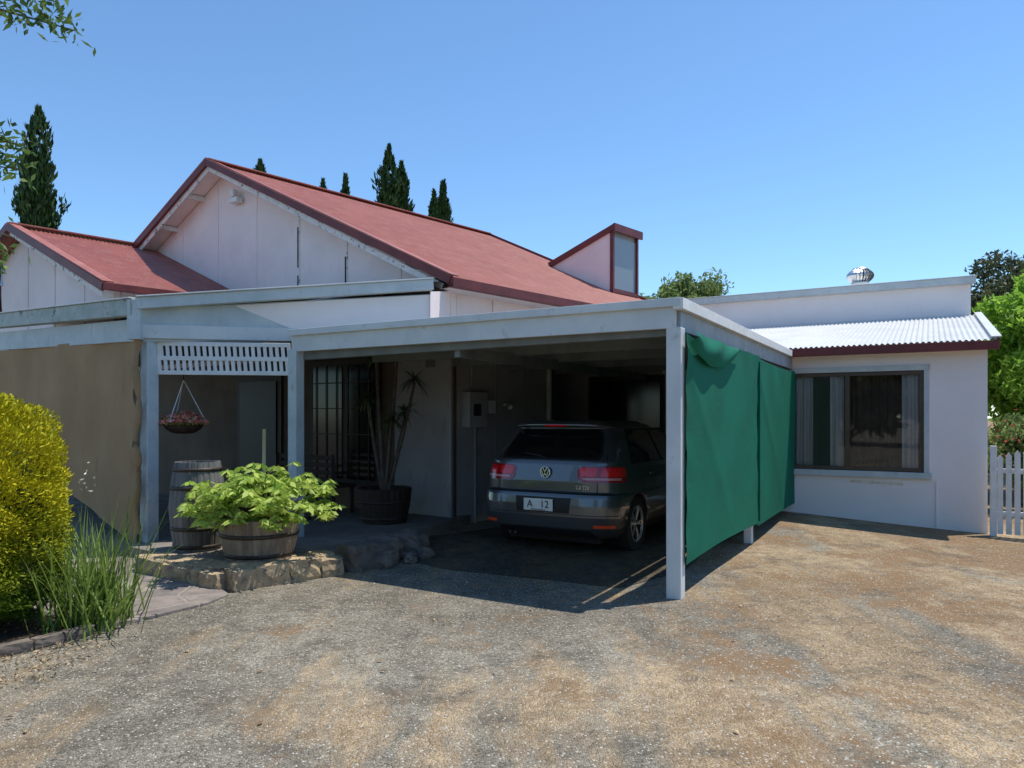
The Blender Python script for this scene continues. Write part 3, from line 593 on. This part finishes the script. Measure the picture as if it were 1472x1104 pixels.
def tree(name,x,y,h0,top,R,mat,seed,n=9000,ls=.3,lw=.14,clumps=26,Rz=None,kmin=.16,kmax=.36):
    g=np.random.default_rng(seed); e=empty(name,(x,y,0)); tube('trunk',[(0,0,0),(.1,0,h0*.6),(0,.1,(h0+top)/2)],[.05*R+.08,.04*R+.06,.04],BARK,e)
    Rz=Rz or (top-h0)/2; P=[]; cz=(h0+top)/2
    for k in range(clumps):
        v_=g.normal(size=3); v_/=np.linalg.norm(v_); q=g.uniform(.35,.9); c_=np.array([v_[0]*R*q,v_[1]*R*q,cz+v_[2]*Rz*q]); cr=R*g.uniform(kmin,kmax)
        if k<14: tube('limb_%d'%k,[(0,0,h0*.7),(c_[0]*.5,c_[1]*.5,(c_[2]+h0)/2),tuple(c_)],[.06,.04,.015],BARK,e,6)
        m_=n//clumps; d=g.normal(size=(m_,3)); d/=np.linalg.norm(d,axis=1)[:,None]; P.append(c_+d*(cr*g.uniform(.25,1.25,m_)[:,None]**.8)*[1,1,.8])
    P=np.concatenate(P); fastmesh('foliage',leafquads(P,ls,lw,g,np.tile([0,0,-.3],(len(P),1))),4,mat,e); return e
OL=leafmat('olive_foliage',(.045,.06,.025),(.14,.16,.07),.2); BG=leafmat('bright_foliage',(.12,.27,.025),(.38,.60,.08),.5); MG=leafmat('mid_foliage',(.10,.16,.045),(.28,.36,.12),.4)
tree('reflection_tree',7.2,30,4.2,7.6,2.0,MG,21,14000,.24,.08,46); tree('reflection_tree',14.8,30,4,7.1,.9,OL,22,3500,.25,.08)
tree('reflection_tree',23.6,34,4.0,9.4,2.7,OL,23,14000,.3,.1,54); tree('reflection_tree',29,36,2,8.7,2.8,OL,26,7000,.3,.12,30)
tree('leafy_tree',11.6,15.6,.6,5.0,1.75,BG,24,30000,.21,.07,80,None,.2,.4); tree('leafy_tree',11.2,14.4,.1,3.0,1.5,BG,27,20000,.18,.06,60,None,.2,.4); tree('leafy_tree',15.0,18.5,.1,5.2,2.6,BG,28,14000,.28,.10,60,None,.2,.4)
tree('flowering_shrub',9.1,12.9,.15,1.65,.85,MG,25,12000,.09,.04,40)
g=np.random.default_rng(5); P=np.array([-.1,-.35,1.2])+g.normal(size=(90,3))*[.40,.25,.25]
fastmesh('flowers',leafquads(P,.07,.05,g),4,leafmat('red_petals',(.4,.03,.04),(.7,.12,.12),.3),bpy.data.objects['flowering_shrub'])
for i in range(7): tree('reflection_tree',-22+7*i,-17-random.random()*4,.3,6.0,4.4,OL,40+i,1800,1.1,.6,22)  # unseen trees added behind the camera to darken reflections in car and windows
# golden conifer bush
gb=empty('golden_conifer_bush',(-4.27,5.32,0)); g=np.random.default_rng(9)
def bushr(d): return 1+.06*np.sin(d[:,0]*5+d[:,2]*4)+.05*np.sin(d[:,1]*9+d[:,0]*7)+.04*np.sin(d[:,2]*17+d[:,1]*11)+.03*np.sin(d[:,2]*29+d[:,0]*23)
n=130000; d=g.normal(size=(n,3)); d/=np.linalg.norm(d,axis=1)[:,None]; rr=bushr(d)*g.uniform(.88,1.03,n)
P=d*rr[:,None]*[.92,.92,1.04]+[0,0,.92]; k=P[:,2]>0.02; P=P[k]; d=d[k]
m,t,b=nt('golden_foliage'); gm=t.nodes.new('ShaderNodeNewGeometry'); sp=t.nodes.new('ShaderNodeSeparateXYZ'); L(t,coords(t),sp.inputs[0])
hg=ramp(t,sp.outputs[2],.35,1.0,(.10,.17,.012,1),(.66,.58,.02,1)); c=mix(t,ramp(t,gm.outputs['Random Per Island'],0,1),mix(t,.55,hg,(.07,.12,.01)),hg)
L(t,c,b.inputs['Base Color']); b.inputs['Roughness'].default_value=.6;b.inputs['Specular IOR Level'].default_value=.15
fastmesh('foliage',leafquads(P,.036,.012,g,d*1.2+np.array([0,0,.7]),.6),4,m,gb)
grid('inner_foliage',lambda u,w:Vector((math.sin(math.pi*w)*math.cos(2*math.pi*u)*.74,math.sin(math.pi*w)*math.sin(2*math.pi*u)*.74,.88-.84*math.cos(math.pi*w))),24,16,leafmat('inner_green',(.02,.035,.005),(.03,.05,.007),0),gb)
tube('stem',[(0,0,0),(0,0,.9)],[.06,.04],BARK,gb)
gc=empty('strappy_grass_clump'); STR=leafmat('strap_leaf',(.06,.12,.02),(.26,.37,.08),.35); g=random.Random(3); sp_=[]
for i in range(330):
    x=-3.22+g.gauss(0,.15); y=5.60+g.gauss(0,.15); a=g.uniform(0,6.28); o_=g.uniform(.05,.6); sp_.append(((x,y,.0),(math.cos(a)*o_,math.sin(a)*o_,1),g.uniform(.45,1.05),.015,g.uniform(.2,1.3)))
for i in range(14):
    a=g.uniform(-.6,1.8); sp_.append(((-3.2,5.6,0),(math.cos(a)*.35,math.sin(a)*.35,1),g.uniform(1.1,1.35),.006,.4))
fastmesh('leaves',blades(sp_,6),4,STR,gc)
g_=np.random.default_rng(77); P=np.array([-3.28,5.65,1.12])+g_.normal(size=(16,3))*[.04,.04,.05]; fastmesh('seed_heads',leafquads(P,.03,.015,g_),4,leafmat('pale_petals',(.5,.5,.4),(.75,.75,.65),.2),gc)
ot=empty('overhanging_tree'); OTL=leafmat('tree_leaf',(.04,.09,.02),(.20,.29,.07),.35)
tube('trunk',[(-5.6,4.2,0),(-5.5,4.25,1.8),(-5.2,4.3,3.6),(-4.9,4.4,4.8)],[.16,.13,.10,.06],BARK,ot)
g=np.random.default_rng(15); P=[]
brs=[((-5.0,4.35,4.2),(-3.6,4.45,4.22),(-2.68,4.5,3.98)),((-5.0,4.35,4.4),(-3.7,4.5,4.35),(-2.80,4.5,4.16)),((-5.2,4.3,3.3),(-3.8,4.4,3.45),(-3.0,4.5,3.27)),((-5.3,4.3,3.0),(-3.8,4.4,3.2),(-3.04,4.5,3.13)),((-5.3,4.3,2.6),(-3.9,4.4,2.75),(-3.14,4.5,2.62)),((-5.0,4.35,4.5),(-4.0,4.5,4.8),(-2.9,4.6,4.4))]
for bi,(p0,p1,p2) in enumerate(brs):
    tube('branch_%d'%bi,[p0,p1,p2],[.03,.012,.003],BARK,ot,6); p0,p1,p2=map(np.array,(p0,p1,p2))
    for q in np.linspace(.5,1,26):
        c2=p1+(p2-p1)*((q-.5)*2)
        for k in range(10): P.append(c2+g.normal(size=3)*[.06,.07,.05])
P=np.array(P); fastmesh('leaves',leafquads(P,.075,.026,g),4,OTL,ot)
# ------------------------------------------------------------------ planting bed, stone edge, paving, barrels
def rockmesh(name,c_,s,rot,mat,parent,seed,sub=1,jag=.12):
    R=random.Random(seed); bm=bmesh.new(); bmesh.ops.create_cube(bm,size=1); bmesh.ops.subdivide_edges(bm,edges=bm.edges[:],cuts=3,use_grid_fill=True)
    for v_ in bm.verts:
        co=v_.co.copy(); sph=co.normalized()*.58; co=co.lerp(sph,.22 if sub else .6); co+=Vector((R.uniform(-1,1),R.uniform(-1,1),R.uniform(-1,1)))*jag*.45
        v_.co=Vector((co.x*s[0],co.y*s[1],co.z*s[2]))
    bm.transform(Matrix.Translation(c_)@Matrix.Rotation(rot,4,'Z')); me=bpy.data.meshes.new(name); bm.to_mesh(me); bm.free(); me.materials.append(mat)
    o=bpy.data.objects.new(name,me); COL.objects.link(o); o.parent=parent
    return o
sw_=empty('stone_retaining_wall')
def run(p,q,n,h,seed,mat=STONE,dep=.22,z0=0):
    p=Vector(p);q=Vector(q);R=random.Random(seed); ws=[R.uniform(.7,1.3) for _ in range(n)]; T=sum(ws); x=0; d=q-p; ang=math.atan2(d.y,d.x)
    for i,w_ in enumerate(ws):
        l=d.length*w_/T; c_=p+d.normalized()*(x+l/2); hh=h*R.uniform(.9,1.12); rockmesh('block_%d_%d'%(seed,i),(c_.x,c_.y,z0+hh/2-.02),(l*1.02,dep*R.uniform(.9,1.1),hh),ang+R.uniform(-.05,.05),mat,sw_,seed*20+i,1,.10); x+=l
run((-2.60,6.70),(-1.78,7.48),4,.22,1); run((-3.75,7.5),(-2.64,6.74),4,.19,2); run((-1.72,7.55),(-1.35,8.1),2,.30,3,ROCK,.3)
run((-2.66,6.90),(-1.9,7.60),4,.06,7,STONE,.26,.17); run((-3.8,7.62),(-2.66,6.90),4,.06,8,STONE,.30,.15)
for i,(x,y,s) in enumerate(((-1.75,7.95,.33),(-1.45,8.15,.42),(-1.25,8.45,.38),(-1.6,8.4,.35),(-1.15,8.75,.3),(-1.85,7.65,.26),(-1.4,7.8,.26),(-1.0,8.3,.18),(-1.12,8.05,.16),(-1.3,9.1,.3))): rockmesh('rock_%d'%i,(x,y,s*.3),(s,s*.8,s*.7),i,ROCK,sw_,90+i,0,.2)
prism('planting_bed',[Vector(p) for p in ((-3.7,7.5,-.02),(-2.62,6.78,-.02),(-1.8,7.5,-.02),(-1.4,8.2,-.02),(-1.35,8.9,-.02),(-4.2,8.5,-.02))],(0,0,.19),SLAB,None)
m,t,b=nt('crazy_paving'); vec=coords(t); nz=t.nodes.new('ShaderNodeTexNoise'); nz.inputs['Scale'].default_value=2.5; L(t,vec,nz.inputs['Vector']); vw=mix(t,.12,vec,nz.outputs['Color'])
ve=t.nodes.new('ShaderNodeTexVoronoi'); ve.feature='DISTANCE_TO_EDGE'; ve.inputs['Scale'].default_value=2.4; L(t,vw,ve.inputs['Vector']); vc=t.nodes.new('ShaderNodeTexVoronoi'); vc.inputs['Scale'].default_value=2.4; L(t,vw,vc.inputs['Vector'])
sc_=t.nodes.new('ShaderNodeSeparateColor'); L(t,vc.outputs['Color'],sc_.inputs[0])
c=ramp(t,sc_.outputs[0],0,1,(.20,.165,.15,1),(.33,.27,.225,1)); c=mix(t,ramp(t,noise(t,vec,5,6,.75),.4,.7),c,(.13,.11,.10)); c=mix(t,ramp(t,ve.outputs['Distance'],.01,.035),(.30,.26,.21),c)
L(t,c,b.inputs['Base Color']); b.inputs['Roughness'].default_value=.85; bump(t,b,math_(t,'ADD',noise(t,vec,12,4,.7),ramp(t,ve.outputs['Distance'],.0,.05)),.6,.02)
prism('stone_path',[Vector(p) for p in ((-2.52,6.50,-.03),(-2.58,6.2,-.03),(-2.85,5.78,-.03),(-3.1,5.5,-.03),(-3.9,5.9,-.03),(-5.2,8.6,-.03),(-4.6,8.9,-.03),(-3.8,7.6,-.03),(-2.7,6.75,-.03))],(0,0,.065),m,None,.01)
prism('garden_soil',[Vector(p) for p in ((-3.2,5.48,-.03),(-3.3,5.1,-.03),(-3.55,4.8,-.03),(-4.5,4.2,-.03),(-8,4,-.03),(-8,8,-.03),(-5.1,8.4,-.03),(-3.85,5.9,-.03))],(0,0,.05),SOIL,None)
ge=empty('garden_edging'); pts=[(-3.12,5.42),(-3.22,5.22),(-3.32,5.05),(-3.48,4.86),(-3.75,4.62),(-4.1,4.4)]
for i in range(len(pts)-1):
    p=Vector(pts[i]);q=Vector(pts[i+1]); d=q-p; rockmesh('edge_%d'%i,((p.x+q.x)/2,(p.y+q.y)/2,.03),(d.length*1.0,.09,.08),math.atan2(d.y,d.x),ROCK,ge,200+i,1,.08)
P=np.stack([rng.uniform(-3.5,-2.8,360),rng.uniform(4.3,5.2,360),rng.uniform(.005,.02,360)],1); lq=leafquads(P,.04,.014,rng,spread=1); lq[:,2]=np.clip(lq[:,2],.003,.03); fastmesh('leaf_litter',lq,4,DRY)
def barrel(name,x,y,z,R,Hh,mat,full=False):
    e=empty(name,(x,y,z)); 
    if full: prof=[(0,0),(R*.8,0),(R*.92,Hh*.22),(R,Hh*.5),(R*.92,Hh*.78),(R*.8,Hh),(R*.74,Hh),(R*.74,Hh-.06),(0,Hh-.06)]
    else: prof=[(0,0),(R*.8,0),(R*.92,Hh*.45),(R,Hh),(R*.93,Hh),(R*.92,Hh-.06),(0,Hh-.05)]
    n=26*4;vv=[];ff=[]
    for (r,zz) in prof:
        for i in range(n):
            t_=2*math.pi*i/n; rr=r*(1-.02*(1 if i%4==0 else 0)); vv.append((rr*math.cos(t_),rr*math.sin(t_),zz))
    for j in range(len(prof)-1):
        for i in range(n): ff.append((j*n+i,j*n+(i+1)%n,(j+1)*n+(i+1)%n,(j+1)*n+i))
    mesh('staves',vv,ff,mat,e)
    def rad(h): return float(np.interp(h,[p[1] for p in prof[1:(6 if full else 4)]],[p[0] for p in prof[1:(6 if full else 4)]]))
    for k,h in enumerate((.08,.28,.72,.92) if full else (.15,.62)):
        z0=h*Hh-.02;z1=h*Hh+.02; lathe('hoop_%d'%k,[(rad(z0)+.002,z0),(rad(z0)+.006,z0),(rad(z1)+.006,z1),(rad(z1)+.002,z1)],(0,0,0),IRON,e,48)
    return e
bp=barrel('barrel_planter',-2.55,7.38,.18,.40,.42,BARREL)
barrel('wine_barrel',-3.42,7.95,.14,.29,.98,BARREL2,True)
BP=leafmat('planter_leaf',(.22,.36,.04),(.60,.70,.17),.4); g=np.random.default_rng(31)
P=[];D=[]
for k in range(85):
    a=g.uniform(0,6.28); r=.76*math.sqrt(g.uniform(.02,1)); x,y=r*math.cos(a)*1.0,r*math.sin(a)*.7; z=.42+g.uniform(.0,.52)*(1-.45*(r/.76)**2)
    tube('stem_%d'%k,[(x*.15,y*.15,.35),(x*.6,y*.6,max(.45,z*.9)),(x,y,z)],[.010,.007,.004],BARK,bp,5)
    for j in range(5):
        c_=np.array([x,y,z])+g.normal(size=3)*[.06,.06,.045]
        for q in range(7):
            th=6.28*q/7+g.uniform(-.2,.2); dv=np.array([math.cos(th),math.sin(th),-.5]); P.append(c_+dv*.042); D.append(dv*2.5)
P=np.array(P);D=np.array(D); fastmesh('foliage',leafquads(P,.115,.042,g,D,.3),4,BP,bp)
tube('stake',[(.02,.05,.3),(.03,.05,1.3)],.018,GP,bp); 
bp2=barrel('potted_dracaena',-1.78,10.2,.14,.38,.48,WOODD)
sp_=[];g=random.Random(12)
for (x,y,z) in ((-.12,0,2.35),(.18,.05,2.48),(.42,.0,2.0),(.1,-.05,1.45),(-.25,.05,1.75),(.28,.05,1.55)):
    tube('cane_%0.2f'%z,[(x*.1,0,.4),(x*.6,y,z*.6),(x,y,z-.05)],[.03,.025,.02],BARK,bp2)
    for i in range(46):
        a=g.uniform(0,6.28);e_=g.uniform(-.5,1.1); sp_.append(((x,y,z),(math.cos(a),math.sin(a),e_),g.uniform(.28,.42),.025,g.uniform(.5,1.4)))
fastmesh('leaves',blades(sp_,4),4,leafmat('dracaena_leaf',(.03,.06,.018),(.13,.20,.06),.3),bp2)
hb=empty('hanging_basket',(-3.98,8.85,0))
lathe('basket',[(0,1.40),(.12,1.41),(.2,1.46),(.25,1.54),(.24,1.54),(0,1.54)],(0,0,0),WOODD,hb,24)
for k in range(3):
    a=2*math.pi*k/3+.3; tube('chain_%d'%k,[(.25*math.cos(a),.25*math.sin(a),1.55),(0,0,2.05)],.006,WHITEP,hb,5)
tube('hook',[(0,0,2.05),(0,0,2.6)],.006,IRON,hb,5)
g=np.random.default_rng(8); th=g.uniform(0,6.28,2200); rr=.29*np.sqrt(g.random(2200)); P=np.stack([rr*np.cos(th),rr*np.sin(th),1.545+.11*g.random(2200)*(1.25-rr/.29)-.03*(rr>.24)],1)
fastmesh('plant',leafquads(P[:1200],.045,.025,g),4,leafmat('basket_leaves',(.12,.16,.03),(.30,.36,.08),.3),hb); fastmesh('flowers',leafquads(P[1200:]+[0,0,.012],.045,.04,g),4,leafmat('basket_flowers',(.65,.12,.08),(.95,.45,.38),.3),hb)
bn=empty('timber_bench',tuple(H(2.5,-.25,.14)),math.atan2(.574,-.818))
beam('seat',(-.7,0,.42),(.7,0,.42),.45,.05,WOODD,bn); 
for x in (-.65,.65):
    beam('leg',(x,-.18,0),(x,-.18,.42),.06,.06,WOODD,bn); beam('leg_back',(x,.18,0),(x,.2,.9),.06,.06,WOODD,bn); beam('arm',(x,-.2,.62),(x,.2,.62),.06,.04,WOODD,bn)
for k in range(4): beam('back_slat_%d'%k,(-.65,.2,.52+.11*k),(.65,.2,.52+.11*k),.02,.07,WOODD,bn)
tb=empty('small_table',(-3.2,10.6,.14)); beam('top',(-.35,0,.5),(.35,0,.5),.45,.04,WOODD,tb)
for x in(-.3,.3):
    for y in(-.18,.18): beam('leg',(x,y,0),(x,y,.48),.05,.05,WOODD,tb)
# ------------------------------------------------------------------ picket gate
pg=empty('picket_gate'); 
for i in range(14):
    a=2.82+.10*i; p=C(a,5.88,0); dx=C(.034,0)-C(0,0)
    hh=1.08+.10*math.sin(math.pi*i/9) if i<10 else 1.1
    prism('picket_%d'%i,[p-dx+Vector((0,0,-.03)),p+dx+Vector((0,0,-.03)),p+dx+Vector((0,0,hh-.05)),p+Vector((0,0,hh)),p-dx+Vector((0,0,hh-.05))],C(0,.02)-C(0,0),WHITEP,pg)
for z in (.25,.85): beam('rail_%d'%int(z*100),C(2.72,5.92,z),C(4.2,5.92,z),.03,.07,WHITEP,pg)
beam('gate_post',C(2.74,5.9,-.1),C(2.74,5.9,1.2),.08,.08,WHITEP,pg)
# ------------------------------------------------------------------ light, sky, camera
S=Vector((.93,.39,2.6)).normalized()
sd=bpy.data.lights.new('sun','SUN'); sd.energy=5.0; sd.angle=math.radians(.5); sd.color=(1,.955,.87); so=bpy.data.objects.new('sun',sd); COL.objects.link(so); so.rotation_euler=S.to_track_quat('Z','Y').to_euler(); so.location=(10,5,30)
w=bpy.data.worlds.new('World'); scene.world=w; w.use_nodes=True; t=w.node_tree; bg=t.nodes['Background']; sk=t.nodes.new('ShaderNodeTexSky'); sk.sky_type='NISHITA'; sk.sun_disc=False
sk.sun_elevation=math.asin(S.z); sk.sun_rotation=math.atan2(.93,.39); sk.air_density=1.0; sk.dust_density=0; sk.ozone_density=2.2; sk.altitude=900
mm=t.nodes.new('ShaderNodeMixRGB'); mm.blend_type='MULTIPLY'; mm.inputs[0].default_value=1; mm.inputs[2].default_value=(1.15,1.43,1.56,1); L(t,sk.outputs[0],mm.inputs[1]); L(t,mm.outputs[0],bg.inputs[0]); bg.inputs[1].default_value=.13
cam=bpy.data.cameras.new('camera'); co=bpy.data.objects.new('camera',cam); COL.objects.link(co); co.location=(0,0,1.6); co.rotation_euler=(math.pi/2,0,0)
cam.sensor_width=36; cam.lens=36*1050/1472; cam.shift_y=48/1472; cam.clip_end=2000; scene.camera=co
scene.view_settings.view_transform='Standard'; scene.view_settings.look='None'; scene.view_settings.exposure=0
